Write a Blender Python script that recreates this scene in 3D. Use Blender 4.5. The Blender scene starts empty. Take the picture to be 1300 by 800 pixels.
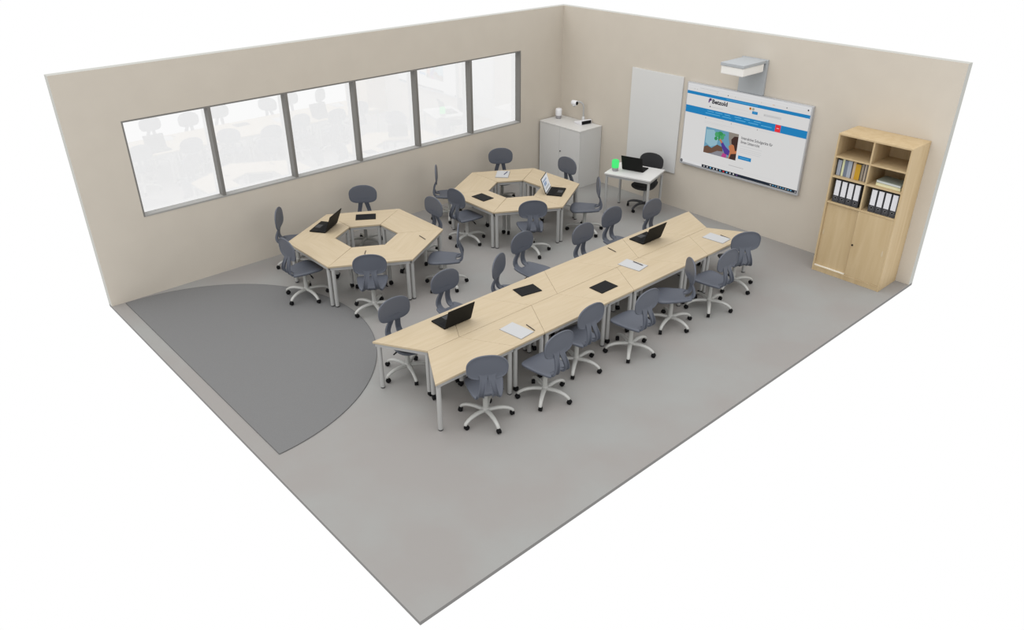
import bpy, bmesh, math, random
from mathutils import Vector, Matrix

random.seed(7)
sc = bpy.context.scene
COL = sc.collection
PI = math.pi
R = math.radians

# ------------------------------------------------------------------ camera
cam_d = bpy.data.cameras.new('camera')
cam = bpy.data.objects.new('camera', cam_d)
COL.objects.link(cam)
cam.location = (10.3692, -10.6743, 4.9673)
cam.rotation_euler = (1.0632, 0.0014, 0.8326)
cam_d.sensor_width = 36.0
cam_d.lens = 996.15 * 36.0 / 1300.0
cam_d.clip_end = 200
sc.camera = cam

# ------------------------------------------------------------------ world, light, exposure
W = bpy.data.worlds.new('world')
sc.world = W
W.use_nodes = True
bg = W.node_tree.nodes['Background']
bg.inputs['Color'].default_value = (1.0, 1.0, 1.0, 1)
bg.inputs['Strength'].default_value = 1.0

def sun(name, energy, angle, rot, color=(1, 1, 1)):
    d = bpy.data.lights.new(name, 'SUN')
    d.energy = energy
    d.angle = R(angle)
    d.color = color
    o = bpy.data.objects.new(name, d)
    COL.objects.link(o)
    o.rotation_euler = [R(a) for a in rot]
    o.location = (4, -4, 8)
    return o

sun('daylight_overhead', 1.5, 90, (20, 0, 0))

vs = sc.view_settings
vs.view_transform = 'Standard'
vs.look = 'None'
vs.gamma = 1
vs.use_curve_mapping = False
vs.exposure = 0.0

# ------------------------------------------------------------------ dimensions
RX, RY, RH, WT = 6.857, 8.44, 3.0, 0.12          # room along the board wall, along the window wall, height, wall thickness
TZ = 0.605                                        # table height

# ------------------------------------------------------------------ materials
def new_mat(name, color, rough=0.5, metal=0.0, spec=None):
    m = bpy.data.materials.new(name)
    m.use_nodes = True
    b = m.node_tree.nodes['Principled BSDF']
    b.inputs['Base Color'].default_value = (*color, 1)
    b.inputs['Roughness'].default_value = rough
    b.inputs['Metallic'].default_value = metal
    if spec is not None:
        b.inputs['Specular IOR Level'].default_value = spec
    return m

def noise_mat(name, c1, c2, scale=4.0, rough=0.6, detail=4.0, bump=0.0, bump_scale=200.0, lo=0.35, hi=0.65, spec=0.3):
    m = new_mat(name, c1, rough, spec=spec)
    nt = m.node_tree
    b = nt.nodes['Principled BSDF']
    tc = nt.nodes.new('ShaderNodeTexCoord')
    n = nt.nodes.new('ShaderNodeTexNoise')
    n.inputs['Scale'].default_value = scale
    n.inputs['Detail'].default_value = detail
    cr = nt.nodes.new('ShaderNodeValToRGB')
    cr.color_ramp.elements[0].position = lo
    cr.color_ramp.elements[1].position = hi
    cr.color_ramp.elements[0].color = (*c1, 1)
    cr.color_ramp.elements[1].color = (*c2, 1)
    nt.links.new(tc.outputs['Object'], n.inputs['Vector'])
    nt.links.new(n.outputs['Fac'], cr.inputs['Fac'])
    nt.links.new(cr.outputs['Color'], b.inputs['Base Color'])
    if bump > 0:
        n2 = nt.nodes.new('ShaderNodeTexNoise')
        n2.inputs['Scale'].default_value = bump_scale
        bp = nt.nodes.new('ShaderNodeBump')
        bp.inputs['Strength'].default_value = bump
        bp.inputs['Distance'].default_value = 0.002
        nt.links.new(tc.outputs['Object'], n2.inputs['Vector'])
        nt.links.new(n2.outputs['Fac'], bp.inputs['Height'])
        nt.links.new(bp.outputs['Normal'], b.inputs['Normal'])
    return m

def wood_mat(name, c1, c2, stretch=(1.2, 14, 14), rough=0.5):
    m = new_mat(name, c1, rough, spec=0.3)
    nt = m.node_tree
    b = nt.nodes['Principled BSDF']
    tc = nt.nodes.new('ShaderNodeTexCoord')
    oi = nt.nodes.new('ShaderNodeObjectInfo')
    mul = nt.nodes.new('ShaderNodeMath'); mul.operation = 'MULTIPLY'; mul.inputs[1].default_value = 37.0
    add = nt.nodes.new('ShaderNodeVectorMath'); add.operation = 'ADD'
    mp = nt.nodes.new('ShaderNodeMapping'); mp.inputs['Scale'].default_value = stretch
    n = nt.nodes.new('ShaderNodeTexNoise')
    n.inputs['Scale'].default_value = 1.6
    n.inputs['Detail'].default_value = 5.0
    n.inputs['Distortion'].default_value = 0.6
    cr = nt.nodes.new('ShaderNodeValToRGB')
    cr.color_ramp.elements[0].position = 0.3
    cr.color_ramp.elements[1].position = 0.68
    cr.color_ramp.elements[0].color = (*c2, 1)
    cr.color_ramp.elements[1].color = (*c1, 1)
    L = nt.links.new
    L(oi.outputs['Random'], mul.inputs[0])
    L(tc.outputs['Object'], add.inputs[0])
    L(mul.outputs[0], add.inputs[1])
    L(add.outputs[0], mp.inputs['Vector'])
    L(mp.outputs['Vector'], n.inputs['Vector'])
    L(n.outputs['Fac'], cr.inputs['Fac'])
    L(cr.outputs['Color'], b.inputs['Base Color'])
    return m

def emit_mat(name, color, strength=1.0):
    m = bpy.data.materials.new(name)
    m.use_nodes = True
    nt = m.node_tree
    b = nt.nodes['Principled BSDF']
    b.inputs['Base Color'].default_value = (0.01, 0.01, 0.01, 1)
    b.inputs['Roughness'].default_value = 0.5
    b.inputs['Specular IOR Level'].default_value = 0.0
    b.inputs['Emission Color'].default_value = (*color, 1)
    b.inputs['Emission Strength'].default_value = strength
    return m

def glass_mat(name):
    m = bpy.data.materials.new(name)
    m.use_nodes = True
    nt = m.node_tree
    nt.nodes.clear()
    out = nt.nodes.new('ShaderNodeOutputMaterial')
    mix = nt.nodes.new('ShaderNodeMixShader')
    t = nt.nodes.new('ShaderNodeBsdfTransparent'); t.inputs['Color'].default_value = (1, 1, 1, 1)
    g = nt.nodes.new('ShaderNodeBsdfGlossy'); g.inputs['Roughness'].default_value = 0.0
    mix.inputs[0].default_value = 0.10          # coated pane: each face mirrors a tenth
    nt.links.new(t.outputs[0], mix.inputs[1])
    nt.links.new(g.outputs[0], mix.inputs[2])
    nt.links.new(mix.outputs[0], out.inputs[0])
    return m

M = {}
M['wall'] = noise_mat('wall_paint', (0.572, 0.522, 0.450), (0.586, 0.536, 0.462), 3.0, 0.85, bump=0.05, bump_scale=120, spec=0.15)
M['wall_edge_dim'] = new_mat('wall_edge_dimmed_grey', (0.47, 0.47, 0.44), 0.85, spec=0.1)  # top and end faces: greyer, with strong light there toned down in colour
M['slab_cut'] = new_mat('slab_cut_edge', (0.21, 0.205, 0.20), 0.8, spec=0.1)
M['floor'] = noise_mat('concrete_floor', (0.282, 0.268, 0.256), (0.293, 0.294, 0.284), 0.9, 0.7, detail=8.0, bump=0.08, bump_scale=90, lo=0.42, hi=0.66, spec=0.25)
M['rug'] = noise_mat('rug_pile', (0.172, 0.172, 0.172), (0.190, 0.190, 0.190), 160.0, 0.95, bump=0.5, bump_scale=500, spec=0.05)
M['rug_edge'] = new_mat('rug_edge_binding', (0.12, 0.12, 0.12), 0.9)
M['maple'] = wood_mat('maple_laminate', (0.522, 0.430, 0.298), (0.482, 0.390, 0.260))
M['maple_v'] = wood_mat('maple_cabinet', (0.55, 0.425, 0.255), (0.485, 0.36, 0.20), stretch=(7, 7, 0.7))
M['maple_edge'] = wood_mat('maple_edge', (0.56, 0.46, 0.31), (0.52, 0.42, 0.275), stretch=(9, 9, 0.9))
M['steel'] = new_mat('grey_painted_steel', (0.42, 0.42, 0.41), 0.4, 0.1)
M['apron'] = new_mat('grey_table_frame', (0.40, 0.40, 0.395), 0.45, 0.1)
M['alu'] = new_mat('light_alloy', (0.43, 0.43, 0.41), 0.4, 0.05)
M['black'] = new_mat('black_plastic', (0.008, 0.008, 0.009), 0.5, spec=0.12)
M['matte_black'] = new_mat('matte_black', (0.010, 0.010, 0.0095), 0.55, spec=0.12)
M['dark'] = new_mat('dark_grey_plastic', (0.035, 0.036, 0.04), 0.5)
M['shell'] = new_mat('slate_grey_plastic', (0.098, 0.108, 0.133), 0.42, spec=0.35)
M['charcoal'] = new_mat('charcoal_upholstery', (0.035, 0.035, 0.037), 0.8, spec=0.2)
M['frame'] = new_mat('window_frame_grey', (0.185, 0.178, 0.165), 0.6)
M['sill'] = new_mat('window_sill_grey', (0.33, 0.325, 0.31), 0.6)
M['glass'] = glass_mat('window_glass')
M['white'] = new_mat('white_laminate', (0.62, 0.617, 0.605), 0.45, spec=0.3)
M['white_top'] = new_mat('white_worktop', (0.64, 0.635, 0.62), 0.4, spec=0.3)
M['board'] = new_mat('white_enamel_board', (0.645, 0.645, 0.635), 0.3, spec=0.3)
M['board_edge'] = new_mat('board_edge', (0.6, 0.6, 0.58), 0.5)
M['display_frame'] = new_mat('display_frame_alloy', (0.50, 0.51, 0.53), 0.35, 0.3)
M['projector_grey'] = new_mat('projector_arm_grey', (0.40, 0.425, 0.445), 0.5)
M['projector_dark'] = new_mat('projector_plate_edge', (0.26, 0.275, 0.29), 0.5)
M['projector_white'] = new_mat('projector_white', (0.8, 0.79, 0.76), 0.45)
M['device_grey'] = new_mat('device_base_grey', (0.33, 0.32, 0.33), 0.6)
M['device_white'] = new_mat('device_milky_white', (0.8, 0.8, 0.82), 0.4)
M['device_green'] = emit_mat('device_green_glow', (0.07, 0.83, 0.20), 1.0)
M['paper'] = new_mat('white_paper', (0.475, 0.48, 0.485), 0.8)
M['pad'] = new_mat('grey_card', (0.30, 0.29, 0.285), 0.8)
M['pen'] = new_mat('dark_pen', (0.06, 0.045, 0.035), 0.5)
M['pen_blue'] = new_mat('blue_pen', (0.03, 0.04, 0.12), 0.5)
M['binder'] = noise_mat('binder_marble', (0.035, 0.036, 0.04), (0.07, 0.07, 0.076), 60, 0.7)
M['binder_side'] = new_mat('binder_side_black', (0.012, 0.012, 0.013), 0.7)
M['label_paper'] = new_mat('binder_label', (0.70, 0.70, 0.73), 0.7)
M['hole_ring'] = new_mat('metal_ring', (0.30, 0.30, 0.31), 0.35, 0.6)
M['bright'] = new_mat('bright_rail', (0.82, 0.77, 0.66), 0.5)
M['silver'] = new_mat('silver', (0.6, 0.6, 0.6), 0.35, 0.4)
M['key'] = new_mat('keyboard_black', (0.012, 0.0125, 0.013), 0.6, spec=0.1)

# ------------------------------------------------------------------ mesh helpers
class MB:
    def __init__(self):
        self.v = []; self.f = []; self.mi = []; self.sm = []; self.cur = 0

    def add(self, verts, faces, smooth=False):
        o = len(self.v)
        self.v += [tuple(p) for p in verts]
        for f in faces:
            self.f.append([i + o for i in f]); self.mi.append(self.cur); self.sm.append(smooth)

    def box(self, x0, x1, y0, y1, z0, z1, bev=0.0, seg=2):
        bm = bmesh.new()
        bmesh.ops.create_cube(bm, size=1.0)
        for v in bm.verts:
            v.co = Vector(((x0 + x1) / 2 + v.co.x * (x1 - x0), (y0 + y1) / 2 + v.co.y * (y1 - y0), (z0 + z1) / 2 + v.co.z * (z1 - z0)))
        if bev > 0:
            bmesh.ops.bevel(bm, geom=bm.edges[:], offset=bev, segments=seg, affect='EDGES', profile=0.5)
        self.from_bm(bm)
        return self

    def from_bm(self, bm, smooth=False, mat=None):
        bm.verts.index_update()
        vs_ = [v.co.copy() for v in bm.verts]
        if mat is not None:
            vs_ = [mat @ v for v in vs_]
        self.add(vs_, [[v.index for v in f.verts] for f in bm.faces], smooth)
        bm.free()

    def prism(self, poly, z0, z1, bev=0.0, seg=2, smooth=False):
        bm = bmesh.new()
        b = [bm.verts.new((x, y, z0)) for x, y in poly]
        t = [bm.verts.new((x, y, z1)) for x, y in poly]
        n = len(poly)
        bm.faces.new(list(reversed(b))); bm.faces.new(t)
        for i in range(n):
            bm.faces.new((b[i], b[(i + 1) % n], t[(i + 1) % n], t[i]))
        bmesh.ops.recalc_face_normals(bm, faces=bm.faces[:])
        if bev > 0:
            bmesh.ops.bevel(bm, geom=bm.edges[:], offset=bev, segments=seg, affect='EDGES', profile=0.5)
        self.from_bm(bm, smooth)
        return self

    def lathe(self, prof, n=20, c=(0, 0, 0), axis='z', smooth=True):
        """prof: list of (radius, height); radius 0 closes the end"""
        vs_, fs = [], []
        rings = []
        for r, h in prof:
            if r < 1e-6:
                vs_.append((0, 0, h)); rings.append([len(vs_) - 1])
            else:
                s = len(vs_)
                for k in range(n):
                    a = 2 * PI * k / n
                    vs_.append((r * math.cos(a), r * math.sin(a), h))
                rings.append(list(range(s, s + n)))
        for a, b in zip(rings, rings[1:]):
            if len(a) == 1 and len(b) == 1: continue
            for k in range(n):
                k2 = (k + 1) % n
                if len(a) == 1: fs.append((a[0], b[k2], b[k]))
                elif len(b) == 1: fs.append((a[k], a[k2], b[0]))
                else: fs.append((a[k], a[k2], b[k2], b[k]))
        if axis == 'x': vs_ = [(z, x, y) for x, y, z in vs_]
        if axis == 'y': vs_ = [(y, z, x) for x, y, z in vs_]
        # orientation is fixed later by recalc in build
        self.add([(x + c[0], y + c[1], z + c[2]) for x, y, z in vs_], fs, smooth)
        return self

    def tube(self, pts, rad, n=10, flat=1.0, smooth=True, up=(0, 0, 1)):
        """round (or flattened) bar along points with a radius per point"""
        pts = [Vector(p) for p in pts]
        if not hasattr(rad, '__len__'): rad = [rad] * len(pts)
        vs_, fs = [], []
        for i, p in enumerate(pts):
            t = (pts[min(i + 1, len(pts) - 1)] - pts[max(i - 1, 0)]).normalized()
            u = Vector(up)
            if abs(t.dot(u)) > 0.95: u = Vector((1, 0, 0))
            s = t.cross(u).normalized(); w = s.cross(t).normalized()
            for k in range(n):
                a = 2 * PI * k / n
                vs_.append(p + (s * math.cos(a) + w * math.sin(a) * flat) * rad[i])
        m = len(pts)
        for i in range(m - 1):
            for k in range(n):
                k2 = (k + 1) % n
                fs.append((i * n + k, i * n + k2, (i + 1) * n + k2, (i + 1) * n + k))
        fs.append(list(range(n))[::-1]); fs.append([(m - 1) * n + k for k in range(n)])
        self.add(vs_, fs, smooth)
        return self

    def rings(self, rings, smooth=True, cap=True):
        """loft closed rings (equal vertex count)"""
        n = len(rings[0]); vs_ = [p for r in rings for p in r]; fs = []
        for i in range(len(rings) - 1):
            for k in range(n):
                k2 = (k + 1) % n
                fs.append((i * n + k, i * n + k2, (i + 1) * n + k2, (i + 1) * n + k))
        if cap:
            fs.append(list(range(n))[::-1]); fs.append([(len(rings) - 1) * n + k for k in range(n)])
        self.add(vs_, fs, smooth)
        return self

    def build(self, name, mats, parent=None, loc=(0, 0, 0), rotz=0.0, sharp=None, bevel=None):
        me = bpy.data.meshes.new(name)
        me.from_pydata([tuple(v) for v in self.v], [], self.f)
        if not isinstance(mats, (list, tuple)): mats = [mats]
        for m in mats: me.materials.append(m)
        for p, mi, s in zip(me.polygons, self.mi, self.sm):
            p.material_index = mi; p.use_smooth = s
        bm = bmesh.new(); bm.from_mesh(me)
        bmesh.ops.recalc_face_normals(bm, faces=bm.faces[:])
        bm.to_mesh(me); bm.free()
        if any(self.sm):
            try: me.set_sharp_from_angle(angle=R(sharp or 42))
            except Exception: pass
        me.update()
        o = bpy.data.objects.new(name, me)
        COL.objects.link(o)
        o.location = loc; o.rotation_euler = (0, 0, rotz)
        if parent: o.parent = parent
        if bevel:
            b = o.modifiers.new('bevel', 'BEVEL'); b.width = bevel; b.segments = 2; b.limit_method = 'ANGLE'
        return o

def B(): return MB()

def thing(name, label, cat, loc=(0, 0, 0), rotz=0.0, group=None):
    o = bpy.data.objects.new(name, None)
    o.empty_display_size = 0.1
    COL.objects.link(o)
    o.location = loc; o.rotation_euler = (0, 0, rotz)
    return tag(o, label, cat, group)

def tag(o, label, cat, group=None):
    o['label'] = label; o['category'] = cat
    if group: o['group'] = group
    return o

def struct(o, label=None, cat=None):
    o['kind'] = 'structure'
    if label: o['label'] = label
    if cat: o['category'] = cat
    return o

CHILD = {}
def link_children():
    pass

def dup_tree(src, parent=None):
    c = src.copy()
    COL.objects.link(c)
    if parent:
        c.parent = parent
    for ch in list(src.children):
        dup_tree(ch, c)
    return c

def place(proto, used, loc, rotz, label, group):
    o = proto if not used else dup_tree(proto)
    o.location = loc; o.rotation_euler = (0, 0, rotz)
    o['label'] = label; o['group'] = group
    return o

def catmull(pts, n, closed=True):
    out = []
    m = len(pts)
    rng = m if closed else m - 1
    for i in range(rng):
        if closed:
            p0, p1, p2, p3 = pts[(i - 1) % m], pts[i], pts[(i + 1) % m], pts[(i + 2) % m]
        else:
            p0, p1, p2, p3 = pts[max(i - 1, 0)], pts[i], pts[i + 1], pts[min(i + 2, m - 1)]
        for k in range(n):
            t = k / n
            out.append(tuple(0.5 * ((2 * b) + (-a + c) * t + (2 * a - 5 * b + 4 * c - d) * t * t + (-a + 3 * b - 3 * c + d) * t ** 3)
                             for a, b, c, d in zip(p0, p1, p2, p3)))
    if not closed: out.append(tuple(pts[-1]))
    return out

# ================================================================== room shell
fl = B()
fl.box(-WT, RX, -RY, WT, -0.0415, 0.0, 0.004)
def cut(mb, test):
    for k, f in enumerate(mb.f):
        c = [sum(mb.v[i][a] for i in f) / len(f) for a in range(3)]
        if test(*c): mb.mi[k] = 1
cut(fl, lambda x, y, z: z < -0.002)
struct(fl.build('floor', [M['floor'], M['slab_cut']]), 'grey mottled concrete floor slab with a cut edge', 'floor')

wy0, wy1, wz0, wz1 = -7.775, -1.037, 1.092, 2.355       # window opening
w = B()
w.box(-WT, 0, -RY, wy0, 0, RH); w.box(-WT, 0, wy1, WT, 0, RH)
w.box(-WT, 0, wy0, wy1, 0, wz0); w.box(-WT, 0, wy0, wy1, wz1, RH)
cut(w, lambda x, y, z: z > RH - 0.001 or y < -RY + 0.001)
struct(w.build('wall_left', [M['wall'], M['wall_edge_dim']]), 'beige left wall with a long window strip', 'wall')
w = B(); w.box(0.0, RX, 0, WT, 0, RH)
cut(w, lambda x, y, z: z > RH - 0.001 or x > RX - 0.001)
struct(w.build('wall_right', [M['wall'], M['wall_edge_dim']]), 'beige wall behind the display and cabinets', 'wall')

# window strip: lining, five mullions, six panes
mull = [-6.657, -5.537, -4.416, -3.287, -2.168]
wf = B()
L_ = 0.02
wf.box(-WT - 0.002, 0.002, wy0, wy0 + L_, wz0, wz1)
wf.box(-WT - 0.002, 0.002, wy1 - L_, wy1, wz0, wz1)
wf.box(-WT - 0.002, 0.002, wy0 + L_, wy1 - L_, wz1 - L_, wz1)
for y in mull:
    wf.box(-WT - 0.002, 0.001, y - 0.022, y + 0.022, wz0 + L_, wz1 - L_)
win = struct(wf.build('window_1', M['frame']), 'grey framed window strip of six panes in the left wall', 'window')
s = B(); s.box(-WT - 0.002, 0.004, wy0 + L_, wy1 - L_, wz0, wz0 + L_)
s.build('window_sill', M['sill'], win)['label'] = 'light grey sill along the foot of the window'
edges = [wy0 + L_] + [v for y in mull for v in (y - 0.022, y + 0.022)] + [wy1 - L_]
for k in range(6):
    g = B(); g.box(-0.116, -0.110, edges[2 * k], edges[2 * k + 1], wz0 + L_, wz1 - L_)
    g.build('window_pane', M['glass'], win)

# ================================================================== rug
RUG = 0.008
cx, cy, rr = 2.17, -8.27, 2.135
poly = [(cx + rr * math.cos(PI * k / 96), cy + rr * math.sin(PI * k / 96)) for k in range(97)]
rg = thing('rug', 'flat dark grey semicircular rug on the floor by the window wall', 'rug')
rb = B(); rb.prism(poly, 0.0005, RUG); rb.build('rug_pile', M['rug'], rg)
e = B()
outer = [(cx + (rr + 0.004) * math.cos(PI * k / 96), cy + (rr + 0.004) * math.sin(PI * k / 96)) for k in range(97)]
ring_o = outer + [(cx - rr - 0.004, cy - 0.004), (cx + rr + 0.004, cy - 0.004)]
inn = [(cx + (rr - 0.004) * math.cos(PI * k / 96), cy + (rr - 0.004) * math.sin(PI * k / 96)) for k in range(97)] + [(cx - rr + 0.004, cy + 0.002), (cx + rr - 0.004, cy + 0.002)]
n_ = len(inn)
vs_ = [(x, y, 0.0004) for x, y in ring_o] + [(x, y, RUG + 0.0004) for x, y in ring_o] + [(x, y, RUG + 0.0006) for x, y in inn]
fs_ = []
for k in range(n_):
    k2 = (k + 1) % n_
    fs_.append((k, k2, n_ + k2, n_ + k)); fs_.append((n_ + k, n_ + k2, 2 * n_ + k2, 2 * n_ + k))
e.add(vs_, fs_); e.build('edge_binding', M['rug_edge'], rg)['label'] = 'thin darker edge binding'

# ================================================================== trapezoid tables
TL, TS, TD = 1.0772, 0.4305, 0.5555        # long side, short side, depth of one top
def trap(inset=0.0, z=None):
    dl = inset / math.tan(R(30)); ds = inset / math.tan(R(60))
    return [(-TL / 2 + dl, -TD / 2 + inset), (TL / 2 - dl, -TD / 2 + inset), (TS / 2 - ds, TD / 2 - inset), (-TS / 2 + ds, TD / 2 - inset)]

def make_caster(bm, x, y, ang, r=0.027, stem_top=0.075):
    """twin-wheel castor as one mesh around (x, y)"""
    ca, sa = math.cos(ang), math.sin(ang)
    off = 0.012
    for sgn in (-1, 1):
        sub = MB()
        sub.lathe([(0, -0.008), (r * 0.82, -0.008), (r, -0.005), (r, 0.005), (r * 0.82, 0.008), (0, 0.008)], 16, (0, 0, 0), 'y')
        bm.add([(x + ca * (px + off) - sa * (py + sgn * 0.012), y + sa * (px + off) + ca * (py + sgn * 0.012), pz + r) for px, py, pz in sub.v], sub.f, True)
    hood = MB()
    hood.lathe([(0, -0.005), (r * 0.9, -0.005), (r * 0.9, 0.005), (0, 0.005)], 14, (0, 0, 0), 'y')
    bm.add([(x + ca * (px + off) - sa * py, y + sa * (px + off) + ca * py, pz + r + 0.004) for px, py, pz in hood.v], hood.f, True)
    bm.lathe([(0, r), (0.011, r), (0.011, stem_top), (0, stem_top)], 10, (x, y, 0))

def make_table():
    t = thing('trapezoid_table', 'table', 'table')
    tp = B(); tp.prism(trap(), TZ - 0.025, TZ, 0.0025, 2)
    tp.build('tabletop', M['maple'], t)
    f = B()
    o_ = trap(0.014); i_ = trap(0.036)
    z0, z1 = TZ - 0.066, TZ - 0.0255
    vs_ = [(x, y, z) for z in (z0, z1) for x, y in o_] + [(x, y, z) for z in (z0, z1) for x, y in i_]
    fs_ = []
    for k in range(4):
        k2 = (k + 1) % 4
        fs_ += [(k, k2, 4 + k2, 4 + k), (8 + k, 12 + k, 12 + k2, 8 + k2), (k, 8 + k, 8 + k2, k2), (4 + k, 4 + k2, 12 + k2, 12 + k)]
    f.add(vs_, fs_); f.build('frame', M['apron'], t)['label'] = 'grey steel frame under the top'
    pos = trap(0.034)
    for k, (x, y) in enumerate(pos):
        l = B()
        if k < 2:
            l.lathe([(0, 0.012), (0.0255, 0.012), (0.0255, TZ - 0.0665), (0, TZ - 0.0665)], 20, (x, y, 0))
            lo = l.build('leg', M['steel'], t)
            c = B(); c.lathe([(0, 0), (0.024, 0), (0.0262, 0.004), (0.0262, 0.0145), (0.0256, 0.0145), (0, 0.0145)], 20, (x, y, 0))
            c.build('foot_cap', M['dark'], lo)['label'] = 'dark foot cap'
        else:
            l.lathe([(0, 0.07), (0.0255, 0.07), (0.0255, TZ - 0.0665), (0, TZ - 0.0665)], 20, (x, y, 0))
            lo = l.build('leg', M['steel'], t)
            c = B(); make_caster(c, x, y, R(40 + 70 * k), 0.03, 0.0705)
            c.build('caster', M['black'], lo)['label'] = 'black twin-wheel castor'
    return t

table0 = make_table()
first = [False]
def put_table(x, y, rz, label, group, z=0.0):
    o = place(table0, first[0], (x, y, z), rz, label, group)
    first[0] = True

H1 = (1.500, -5.366); H2 = (1.497, -2.545)
RA = TS * math.cos(R(30)) + TD / 2 + 0.0066
hex_labels = {
    'front': [(-90, 'bare maple trapezoid table nearest the rug in the front hexagon'),
              (-30, 'maple trapezoid table under the paper sheet in the front hexagon'),
              (30, 'maple trapezoid table with the lone pen in the front hexagon'),
              (90, 'bare maple trapezoid table of the front hexagon nearest the rear hexagon'),
              (150, 'maple trapezoid table under the black tablet in the front hexagon'),
              (210, 'maple trapezoid table under the open laptop in the front hexagon')],
    'rear': [(-90, 'maple trapezoid table under the black tablet in the rear hexagon'),
             (-30, 'bare maple trapezoid table of the rear hexagon facing the long table'),
             (30, 'maple trapezoid table under the lit laptop in the rear hexagon'),
             (90, 'bare maple trapezoid table of the rear hexagon facing the white cabinet'),
             (150, 'maple trapezoid table under the notepad in the rear hexagon'),
             (210, 'bare maple trapezoid table of the rear hexagon beside the window wall')]}
for key, (hx, hy), grp in (('front', H1, 'tables of the front hexagon'), ('rear', H2, 'tables of the rear hexagon')):
    for ang, lab in hex_labels[key]:
        a = R(ang)
        put_table(hx + RA * math.cos(a), hy + RA * math.sin(a), a + PI / 2, lab, grp, RUG + 0.0008 if key == 'front' and ang in (-90, -30) else 0.0)

row_w = ['maple table with a free pointed corner nearest the rug, long table',
         'second maple table from the near end, window-side row, beside the open laptop',
         'maple table under the black tablet, window-side row of the long table',
         'bare fourth maple table from the near end, window-side row of the long table',
         'maple table with a lone pen, window-side row of the long table',
         'maple table under the far open laptop, window-side row of the long table',
         'bare maple table at the far end, window-side row of the long table']
row_o = ['maple table at the near end of the outer row, long table',
         'maple table under the nearest paper pad, outer row of the long table',
         'bare third maple table from the near end, outer row of the long table',
         'maple table under the black tablet, outer row of the long table',
         'maple table under the middle paper pad, outer row of the long table',
         'bare sixth maple table from the near end, outer row of the long table',
         'maple table under the farthest paper pad, outer end of the long table']
STEP = (1.08 + 0.433) / 2
for k in range(7):
    y = -6.912 + 0.54 + STEP * k
    put_table(4.261, y, -PI / 2 if k % 2 == 0 else PI / 2, row_w[k], 'tables of the long double row')
    put_table(4.821, y, PI / 2 if k % 2 == 0 else -PI / 2, row_o[k], 'tables of the long double row')

# ================================================================== swivel chairs
def smooth_outline(half, n=8):
    """half: (x, y>=0) from rear to front; mirrored"""
    pts = half + [(x, -y) for x, y in reversed(half) if y > 1e-6]
    return catmull(pts, n)

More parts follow.
